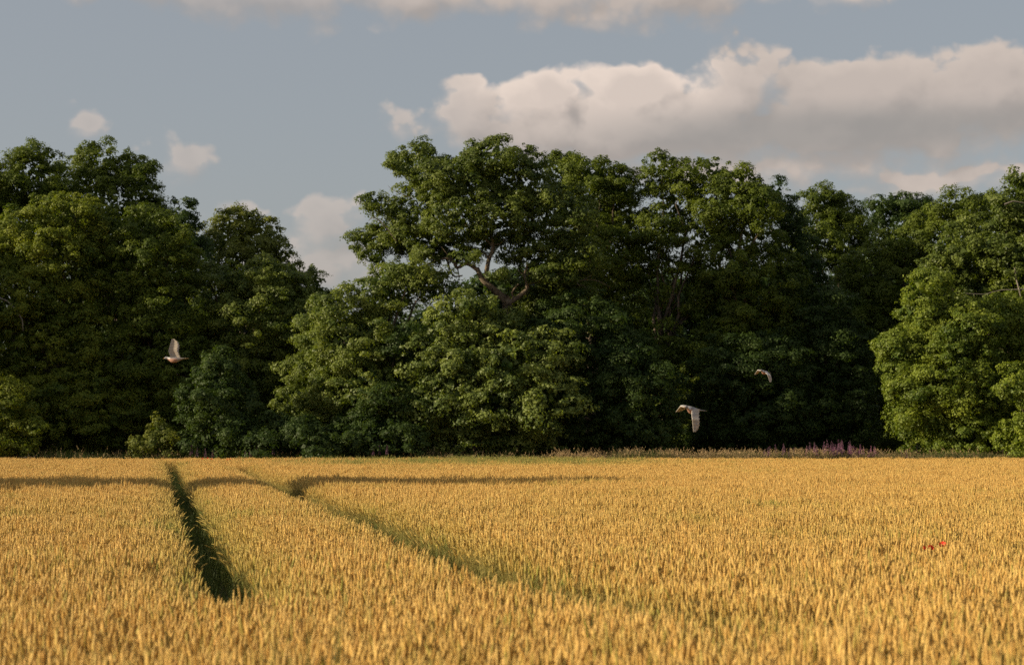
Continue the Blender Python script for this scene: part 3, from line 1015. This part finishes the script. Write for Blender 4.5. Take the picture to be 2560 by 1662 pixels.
def grass_mesh(n, h0, h1, spread, wid, mats, heads=0.0, lean=0.35, hs=1.0):
    V, F, MI = [], [], []
    for i in range(n):
        x, y = random.gauss(0, spread), random.gauss(0, spread)
        h = random.uniform(h0, h1)
        a = random.uniform(0, 6.283)
        b = random.uniform(0.2, 1) * lean
        sx, sy = -math.sin(a) * wid, math.cos(a) * wid
        prev = None
        for j in range(4):
            t = j / 3
            px, py, pz = x + math.cos(a) * b * h * t * t, y + math.sin(a) * b * h * t * t, h * t * (1 - 0.25 * b * t)
            k = (1 - t * 0.85)
            V += [(px + sx * k, py + sy * k, pz), (px - sx * k, py - sy * k, pz)]
            if prev is not None:
                F.append((prev, prev + 1, prev + 3, prev + 2))
                MI.append(0)
            prev = len(V) - 2
        if random.random() < heads:
            q = Vector((px, py, pz))
            L = random.uniform(0.08, 0.2)
            dv = Vector((math.cos(a) * 0.5, math.sin(a) * 0.5, 0.85)).normalized()
            for kk_ in range(7):
                t = kk_ / 7
                c = q + dv * L * t + Vector((random.gauss(0, 1), random.gauss(0, 1), random.gauss(0, 1))) * 0.008
                r = 0.016 * hs * (1 - 0.6 * t)
                u = Vector((random.gauss(0, 1), random.gauss(0, 1), 1.5)).normalized() * r * 1.6
                w = u.cross(Vector((random.gauss(0, 1), random.gauss(0, 1), 0))).normalized() * r
                b0 = len(V)
                V += [tuple(c - u), tuple(c + w), tuple(c + u), tuple(c - w)]
                F.append((b0, b0 + 1, b0 + 2, b0 + 3))
                MI.append(1)
    return np_mesh("grass", np.array(V), 4, mats, mat_idx=np.array(MI), faces=np.array(F))


def grass_protos(cname, k, *a, **kw):
    c = bpy.data.collections.new(cname)
    for i in range(k):
        c.objects.link(bpy.data.objects.new("%s_%d" % (cname, i), grass_mesh(*a, **kw)))
    return c


C_track = grass_protos("track_tuft", 6, 12, 0.08, 0.42, 0.09, 0.005, [M_green, M_green])
xs, ys = [], []
for (c0, sl, ya, yb) in ((0.50, 0.177, 15.8, 90), (3.18, 0.178, 14.2, 78)):
    n = 1700
    yy = ya + (yb - ya) * rng.random(n) ** 1.3
    xx = c0 - sl * yy + rng.normal(0, 0.14, n)
    if c0 > 1:
        xx = xx + 0.013 * np.clip(22 - yy, 0, 9) ** 2
    xs.append(xx)
    ys.append(yy)
x, y = np.concatenate(xs), np.concatenate(ys)
n = len(x)
tr_o = instancer("grass", C_track, x, y, np.stack([np.zeros(n), np.zeros(n), rng.uniform(0, 6.28, n)], 1), np.repeat(rng.uniform(0.35, 1.5, (n, 1)), 3, 1), np.zeros(n))
tag(tr_o, "short green grass growing down in the two wheel tracks", kind="stuff")

# ------------------------------------------------------------------ field margin: rough grass under the trees
C_verge = grass_protos("verge_tuft", 6, 26, 0.55, 1.0, 0.14, 0.009, [M_green, M_drygrass], heads=0.1)
C_dry = grass_protos("dry_tuft", 6, 22, 0.7, 1.2, 0.13, 0.007, [M_drygrass, M_seed], heads=0.8)
n = 7500
x = rng.uniform(-34, 34, n)
y = rng.uniform(97.8, 101.2, n)
gg = instancer("grass", C_verge, x, y, np.stack([np.zeros(n), np.zeros(n), rng.uniform(0, 6.28, n)], 1), np.repeat(rng.uniform(0.55, 1.0, (n, 1)) + 0.6 * vnoise(x, y, 0.5, 31)[:, None] ** 2, 3, 1), np.zeros(n))
tag(gg, "dark green rough grass along the foot of the wood", kind="stuff")
C_mixed = grass_protos("mixed_tuft", 6, 26, 0.6, 1.05, 0.15, 0.008, [M_mixed, M_mixed], heads=0.3)
n = 1500
x = rng.uniform(5, 33, n)
y = rng.uniform(97.9, 99.5, n)
gg = instancer("grass", C_mixed, x, y, np.stack([np.zeros(n), np.zeros(n), rng.uniform(0, 6.28, n)], 1), np.repeat(rng.uniform(0.7, 1.12, (n, 1)), 3, 1), np.zeros(n))
tag(gg, "dull olive grass fringe on the right half of the field edge", kind="stuff")
x = np.concatenate([rng.uniform(5.5, 20, 190), rng.normal(8, 1.0, 70), rng.normal(11, 0.6, 45), rng.normal(15, 0.5, 30), rng.uniform(20, 32, 90), rng.uniform(2.0, 6, 90), rng.uniform(-18, 2, 60)])
n = len(x)
y = rng.uniform(98.0, 99.6, n)
sc = rng.uniform(0.65, 1.15, n) * np.where(x > 20, 0.85, 1.0)
gg = instancer("grass", C_dry, x, y, np.stack([np.zeros(n), np.zeros(n), rng.uniform(0, 6.28, n)], 1), np.repeat(sc[:, None], 3, 1), np.zeros(n))
tag(gg, "tall dry straw coloured grass on the right half of the field edge", kind="stuff")

C_pale = grass_protos("pale_tuft", 5, 16, 0.75, 0.98, 0.12, 0.006, [M_pale, M_pale], heads=0.5)
n = 1500
x = rng.normal(-1.0, 4.5, n)
y = rng.uniform(80, 97.3, n)
kp = vnoise(x, y, 0.45, 8) + 0.25 * vnoise(x, y, 1.5, 3) > 0.62
x, y = x[kp], y[kp]
n = len(x)
gg = instancer("grass", C_pale, x, y, np.stack([np.zeros(n), np.zeros(n), rng.uniform(0, 6.28, n)], 1), np.repeat(rng.uniform(0.85, 1.05, (n, 1)), 3, 1), np.zeros(n))
tag(gg, "pale green wild grass mixed into the far wheat below the great oak", kind="stuff")

# ------------------------------------------------------------------ rosebay willowherb
M_pink = simple_mat("pink_flower", (0.34, 0.13, 0.24), (0.50, 0.22, 0.36), 30.0, 0.6, 0.2, trans=0.35)
M_mauve = simple_mat("mauve_flower", (0.17, 0.07, 0.14), (0.27, 0.13, 0.22), 30.0, 0.7, 0.2, trans=0.3)


def quads_mesh(name, items, mat):
    V, F = [], []
    for (c, u, w) in items:
        b = len(V)
        V += [tuple(c - u), tuple(c + w), tuple(c + u), tuple(c - w)]
        F.append((b, b + 1, b + 2, b + 3))
    return np_mesh(name, np.array(V), 4, [mat], faces=np.array(F))


def rvec(s=1.0):
    return Vector((random.gauss(0, 1), random.gauss(0, 1), random.gauss(0, 1))) * s


def make_willowherb(fmat):
    T = Tubes()
    T.tube([(0, 0, 0), (0.02, 0, 0.7), (0.0, 0.02, 1.55)], [0.008, 0.007, 0.003], 5)
    stem = T.mesh("stem", M_green)
    it = []
    for k in range(34):
        z = random.uniform(0.3, 1.15)
        a = k * 2.4
        dv = Vector((math.cos(a), math.sin(a), 0.3))
        sd_ = Vector((-math.sin(a), math.cos(a), 0))
        it.append((dv * 0.08 + Vector((0, 0, z)), dv * 0.075, sd_ * 0.014))
    lv = quads_mesh("leaf", it, M_green)
    it = []
    for k in range(56):
        t = k / 56
        z = 1.08 + 0.5 * t
        a = k * 2.4
        rr = 0.055 * (1 - 0.85 * t) + 0.006
        c = Vector((math.cos(a) * rr, math.sin(a) * rr, z))
        u = rvec().normalized() * (0.026 * (1 - 0.6 * t))
        w = u.cross(rvec()).normalized() * (0.022 * (1 - 0.6 * t))
        it.append((c, u, w))
    fl = quads_mesh("flower_spike", it, fmat)
    return stem, lv, fl


wh = [make_willowherb(M_pink), make_willowherb(M_pink), make_willowherb(M_mauve)]


def put_willowherb(X, d, s, k, label, group):
    p = P(X, 1050, d)
    root = empty("willowherb", (p.x, d, 0))
    root.rotation_euler = (random.gauss(0, .05), random.gauss(0, .05), random.uniform(0, 6.28))
    root.scale = (s * 1.15, s * 1.15, s)
    tag(root, label, "wildflower", group)
    for nm, me in zip(("stem", "foliage", "flower_spike"), wh[k]):
        pt = link(nm, me, root)
        if nm != "stem":
            pt["kind"] = "stuff"


LB1 = "pink willowherb in full flower at the foot of the dark trees beside the bright tree"
LB2 = "mauve fading willowherb spike at the edge of the pink flower patch"
LB3 = "dull purple willowherb half hidden by the bushes at the left field edge"
for i in range(38):
    put_willowherb(random.gauss(2000, 50), random.uniform(98.1, 99.3), random.uniform(0.68, 0.98), i % 2, LB1, "pink willowherb stems")
for i in range(30):
    put_willowherb(random.uniform(1885, 1985), random.uniform(98.1, 99.4), random.uniform(0.84, 1.14), 2 if i % 4 else 0, LB2, "mauve willowherb stems")
for i in range(10):
    put_willowherb(random.uniform(1770, 1890), random.uniform(98.1, 99.4), random.uniform(0.84, 1.0), 2, LB2, "mauve willowherb stems")
for i in range(16):
    X = random.choice([random.gauss(620, 12), random.gauss(895, 22), random.uniform(560, 960), random.gauss(480, 15)])
    put_willowherb(X, random.uniform(97.6, 97.9), random.uniform(0.78, 0.98), 2, LB3, "purple willowherb stems by the left bushes")

# ------------------------------------------------------------------ poppies
M_poppy = simple_mat("poppy_petal", (0.62, 0.015, 0.008), (0.75, 0.05, 0.02), 20.0, 0.5, 0.3, trans=0.3)
M_black = simple_mat("poppy_heart", (0.01, 0.008, 0.012), (0.03, 0.02, 0.03), 20.0, 0.6, 0.2)


def poppy(X, Y, d, r, label, group=None, tilt=(0.5, -0.3)):
    p = P(X, Y, d)
    root = empty("poppy", (p.x, d, 0))
    tag(root, label, "poppy", group)
    T = Tubes()
    top = Vector((0, 0, p.z))
    T.tube([(0.01, 0, 0), (0.0, 0.01, p.z * .6), top], [0.003, 0.003, 0.002], 5)
    link("stem", T.mesh("stem", M_green), root)
    M = Matrix.Translation(top) @ Matrix.Rotation(tilt[0], 4, "X") @ Matrix.Rotation(tilt[1], 4, "Y")
    for k in range(4):
        V, F = [], []
        a0 = k * math.pi / 2
        for i in range(6):
            for j in range(5):
                rr = r * (0.12 + 0.88 * i / 5)
                a = a0 + (j - 2) / 2 * 0.95 * (0.5 + 0.5 * i / 5)
                z = r * (0.75 * (i / 5) ** 1.6) + r * 0.08 * math.sin(j * 2.5 + i) + (0.004 if k % 2 else 0)
                V.append(tuple(M @ Vector((rr * math.cos(a), rr * math.sin(a), z))))
        for i in range(5):
            for j in range(4):
                F.append((i * 5 + j, i * 5 + j + 1, i * 5 + j + 6, i * 5 + j + 5))
        link("petal", np_mesh("petal", np.array(V), 4, [M_poppy], faces=np.array(F), smooth=True), root)
    T = Tubes()
    T.tube([M @ Vector((0, 0, 0)), M @ Vector((0, 0, r * .15)), M @ Vector((0, 0, r * 0.42)), M @ Vector((0, 0, r * .45))], [r * .08, r * 0.2, r * 0.2, r * 0.02], 8)
    link("seed_head", T.mesh("seed_head", M_black), root)


poppy(2187, 1268, 21.5, 0.042, "largest red poppy, rightmost of the three in the wheat")
poppy(2157, 1274, 21.2, 0.034, "middle red poppy of the three in the right of the wheat", tilt=(0.8, 0.3))
poppy(2143, 1275, 21.0, 0.028, "smallest red poppy, leftmost of the three in the wheat", tilt=(0.4, 0.6))
for X, Y, d in ((484, 1068, 84), (494, 1070, 83), (530, 1071, 83), (536, 1070, 84), (472, 1069, 84)):
    poppy(X, Y - 2, d, 0.038, "distant red poppy at the far end of the field near the left track", "far poppies in the wheat")

# ------------------------------------------------------------------ a few tall green weeds
M_weed = simple_mat("weed_green", (0.10, 0.14, 0.03), (0.20, 0.22, 0.06), 4.0, 0.6, 0.2, trans=0.4)


def weed(x, y, h, label, n=14, spread=0.03, wid=0.004):
    o = link("grass_tuft", grass_mesh(n, h * 0.75, h, spread, wid, [M_weed, M_weed], heads=0.9, lean=0.15, hs=0.22), None, (x, y, 0))
    tag(o, label, "weed")


weed(P(697, 1500, 6.6).x, 6.6, 1.56, "tall out of focus green grass rising in the front of the wheat", 26, 0.03, 0.007)
weed(P(2372, 1520, 6.6).x, 6.6, 1.42, "blurred green weed at the bottom right corner of the field", 24, 0.05, 0.007)
weed(P(1108, 1085, 80).x, 80, 0.95, "green weed clump poking out of the far wheat under the oak", 60, 0.25, 0.01)

# ------------------------------------------------------------------ wood pigeons
def bird_mat():
    m, g = new_mat("feathers")
    at = g.node("ShaderNodeAttribute", attribute_name="colour")
    tc = g.node("ShaderNodeTexCoord")
    n = g.noise(tc.outputs["Object"], 60.0, 2.0, 0.5)
    c = g.mix(g.math("MULTIPLY", n, 0.35), at.outputs["Color"], (0.08, 0.07, 0.065, 1))
    pb = g.node("ShaderNodeBsdfPrincipled")
    g.plug(pb.inputs["Base Color"], c)
    pb.inputs["Roughness"].default_value = 0.7
    pb.inputs["Specular IOR Level"].default_value = 0.2
    o = g.node("ShaderNodeOutputMaterial")
    g.l.new(pb.outputs[0], o.inputs[0])
    return m


M_feather = bird_mat()
M_beak = simple_mat("beak", (0.55, 0.30, 0.12), (0.65, 0.40, 0.18), 20, 0.5)
M_eye = simple_mat("eye", (0.01, 0.01, 0.01), (0.02, 0.02, 0.02), 20, 0.2)
_b = 1.0
GREY, BACK, BREAST, WHITE, DARK, TAILG = (0.30, 0.29, 0.30), (0.24, 0.23, 0.24), (0.50, 0.28, 0.20), (0.80, 0.78, 0.74), (0.09, 0.085, 0.085), (0.2, 0.2, 0.2)


def pigeon(loc, heading, pitch, roll, wings, label, size=1.0, neck_turn=0.0):
    """bird along +X (beak), +Z up; wings: two dicts (side, lift, sweep, fold)"""
    V, F, C = [], [], []

    def grid(rows, cols):
        b = len(V)
        n, m = len(rows), len(rows[0])
        for r_, c_ in zip(rows, cols):
            for p, q in zip(r_, c_):
                V.append(tuple(p))
                C.append(tuple(q) + (1,))
        for i in range(n - 1):
            for j in range(m - 1):
                F.append((b + i * m + j, b + i * m + j + 1, b + (i + 1) * m + j + 1, b + (i + 1) * m + j))

    # body loft: (x, z, half width, half height)
    sec = [(0.200, 0.040, 0.004, 0.004), (0.192, 0.041, 0.013, 0.013), (0.175, 0.044, 0.021, 0.022), (0.158, 0.042, 0.023, 0.024), (0.138, 0.032, 0.021, 0.024),
           (0.115, 0.018, 0.028, 0.032), (0.085, 0.004, 0.043, 0.045), (0.045, -0.004, 0.055, 0.053), (0.0, -0.004, 0.056, 0.050), (-0.045, 0.0, 0.046, 0.038),
           (-0.085, 0.006, 0.032, 0.024), (-0.115, 0.009, 0.026, 0.013), (-0.15, 0.009, 0.036, 0.007), (-0.20, 0.008, 0.048, 0.005), (-0.232, 0.007, 0.050, 0.003), (-0.236, 0.007, 0.046, 0.001)]
    rows, cols = [], []
    m = 13
    for (x, z, w, h) in sec:
        r_, c_ = [], []
        for k in range(m):
            t = 2 * math.pi * k / (m - 1)
            yv, zv = math.cos(t) * w, math.sin(t) * h
            r_.append(Vector((x, yv, z + zv)))
            up = math.sin(t)
            if x > 0.15:
                cc = GREY
            elif x > 0.11:
                cc = WHITE if up > -0.1 and abs(math.cos(t)) > 0.35 else (GREY if up > 0 else BREAST)
            elif x > -0.10:
                cc = BACK if up > 0.15 else (BREAST if x > -0.02 else (0.42, 0.36, 0.30))
            else:
                cc = DARK if x < -0.21 else (TAILG if up > 0 else (0.5, 0.45, 0.38))
            c_.append(cc)
        rows.append(r_)
        cols.append(c_)
    grid(rows, cols)
    # wings: span grid with thickness, feathered trailing edge
    for wg in wings:
        sgn = wg["side"]
        ns, nc = 15, 8
        top, bot, ct, cb = [], [], [], []
        for i in range(ns):
            s = i / (ns - 1)
            span = 0.34 * s
            # lift angle changes along the span (wrist)
            a1, a2 = wg["lift"], wg["lift2"]
            def place(sv):
                inner = min(sv, 0.42)
                outer = max(sv - 0.42, 0)
                yv = 0.34 * (math.cos(a1) * inner + math.cos(a2) * outer)
                zv = 0.34 * (math.sin(a1) * inner + math.sin(a2) * outer)
                return yv, zv
            yv, zv = place(s)
            sweep = wg["sweep"]
            lead = 0.075 + 0.035 * math.sin(min(s / 0.42, 1) * math.pi / 2) - sweep * max(s - 0.42, 0) * 0.34
            chord = (0.172 * (1 - 0.15 * s)) * (1 if s < 0.55 else max(0.12, math.sqrt(max(0, 1 - ((s - 0.55) / 0.47) ** 2))))
            rt, rb, c1, c2 = [], [], [], []
            for j in range(nc):
                t = j / (nc - 1)
                notch = 0.0
                if t == 1:
                    notch = 0.018 * (i % 2)
                x = lead - (chord - notch) * t
                th = 0.010 * (1 - s * 0.75) * (1 - t) ** 0.7 * (1 if t > 0 else 0.3) + 0.0012
                camber = 0.020 * math.sin(math.pi * min(t * 1.1, 1)) * (1 - 0.5 * s)
                yy = sgn * (0.028 + yv)
                zz = 0.022 + zv
                na = (a1 if s < 0.42 else a2)
                ny, nz = -sgn * math.sin(na), math.cos(na)
                rt.append(Vector((x, yy + ny * (th + camber), zz + nz * (th + camber))))
                rb.append(Vector((x, yy + ny * (-th + camber), zz + nz * (-th + camber))))
                stripe = (i % 2) * 0.10
                if 0.36 < s < 0.50 and t < 0.75:
                    cc = WHITE
                elif s >= 0.5:
                    cc = tuple(v + stripe * 2 for v in (0.36, 0.32, 0.28))
                else:
                    cc = tuple(v + stripe for v in (0.42, 0.39, 0.37))
                c1.append(cc)
                under = (0.46 + stripe, 0.40 + stripe, 0.33 + stripe)
                c2.append(under)
            top.append(rt)
            bot.append(rb)
            ct.append(c1)
            cb.append(c2)
        grid(top, ct)
        grid(bot, cb)
        # close leading edge and tip
        grid([[r[0] for r in top], [r[0] for r in bot]], [[c[0] for c in ct], [c[0] for c in cb]])
        grid([[r[-1] for r in top], [r[-1] for r in bot]], [[c[-1] for c in ct], [c[-1] for c in cb]])
        grid([top[-1], bot[-1]], [ct[-1], cb[-1]])
    me = np_mesh("body", np.array(V), 4, [M_feather], faces=np.array(F), smooth=True)
    ca = me.color_attributes.new("colour", "FLOAT_COLOR", "POINT")
    ca.data.foreach_set("color", np.array(C, dtype=np.float32).ravel())
    root = empty("wood_pigeon", loc)
    root.rotation_euler = (roll, pitch, heading)
    root.scale = (size, size, size)
    tag(root, label, "bird", "wood pigeons flying low over the wheat")
    link("body", me, root)
    T = Tubes()
    T.tube([(0.193, 0, 0.040), (0.206, 0, 0.037), (0.218, 0, 0.031)], [0.007, 0.005, 0.001], 6)
    link("beak", T.mesh("beak", M_beak), root)
    for sgn in (-1, 1):
        T = Tubes()
        T.tube([(0.178, sgn * 0.017, 0.047), (0.178, sgn * 0.0215, 0.047), (0.178, sgn * 0.0235, 0.047)], [0.004, 0.004, 0.0005], 6)
        link("eye", T.mesh("eye", M_eye), root)
    return root


pigeon(P(408, 836, 35), R(180), R(4), R(8), [dict(side=1, lift=R(72), lift2=R(80), sweep=0.35), dict(side=-1, lift=R(80), lift2=R(84), sweep=0.35)],
       "grey pigeon flying left with its wing raised straight up, before the left trees")
pigeon(P(1612, 954, 29), R(222), R(-2), R(-6), [dict(side=1, lift=R(-66), lift2=R(-88), sweep=0.25), dict(side=-1, lift=R(8), lift2=R(-30), sweep=0.5)],
       "larger pigeon of the right pair, near wing swung down showing its pale feathers")
pigeon(P(1778, 866, 52), R(228), R(-2), R(-8), [dict(side=1, lift=R(-25), lift2=R(-76), sweep=0.5), dict(side=-1, lift=R(5), lift2=R(-40), sweep=0.6)],
       "smaller higher pigeon of the right pair, both wings bent down")
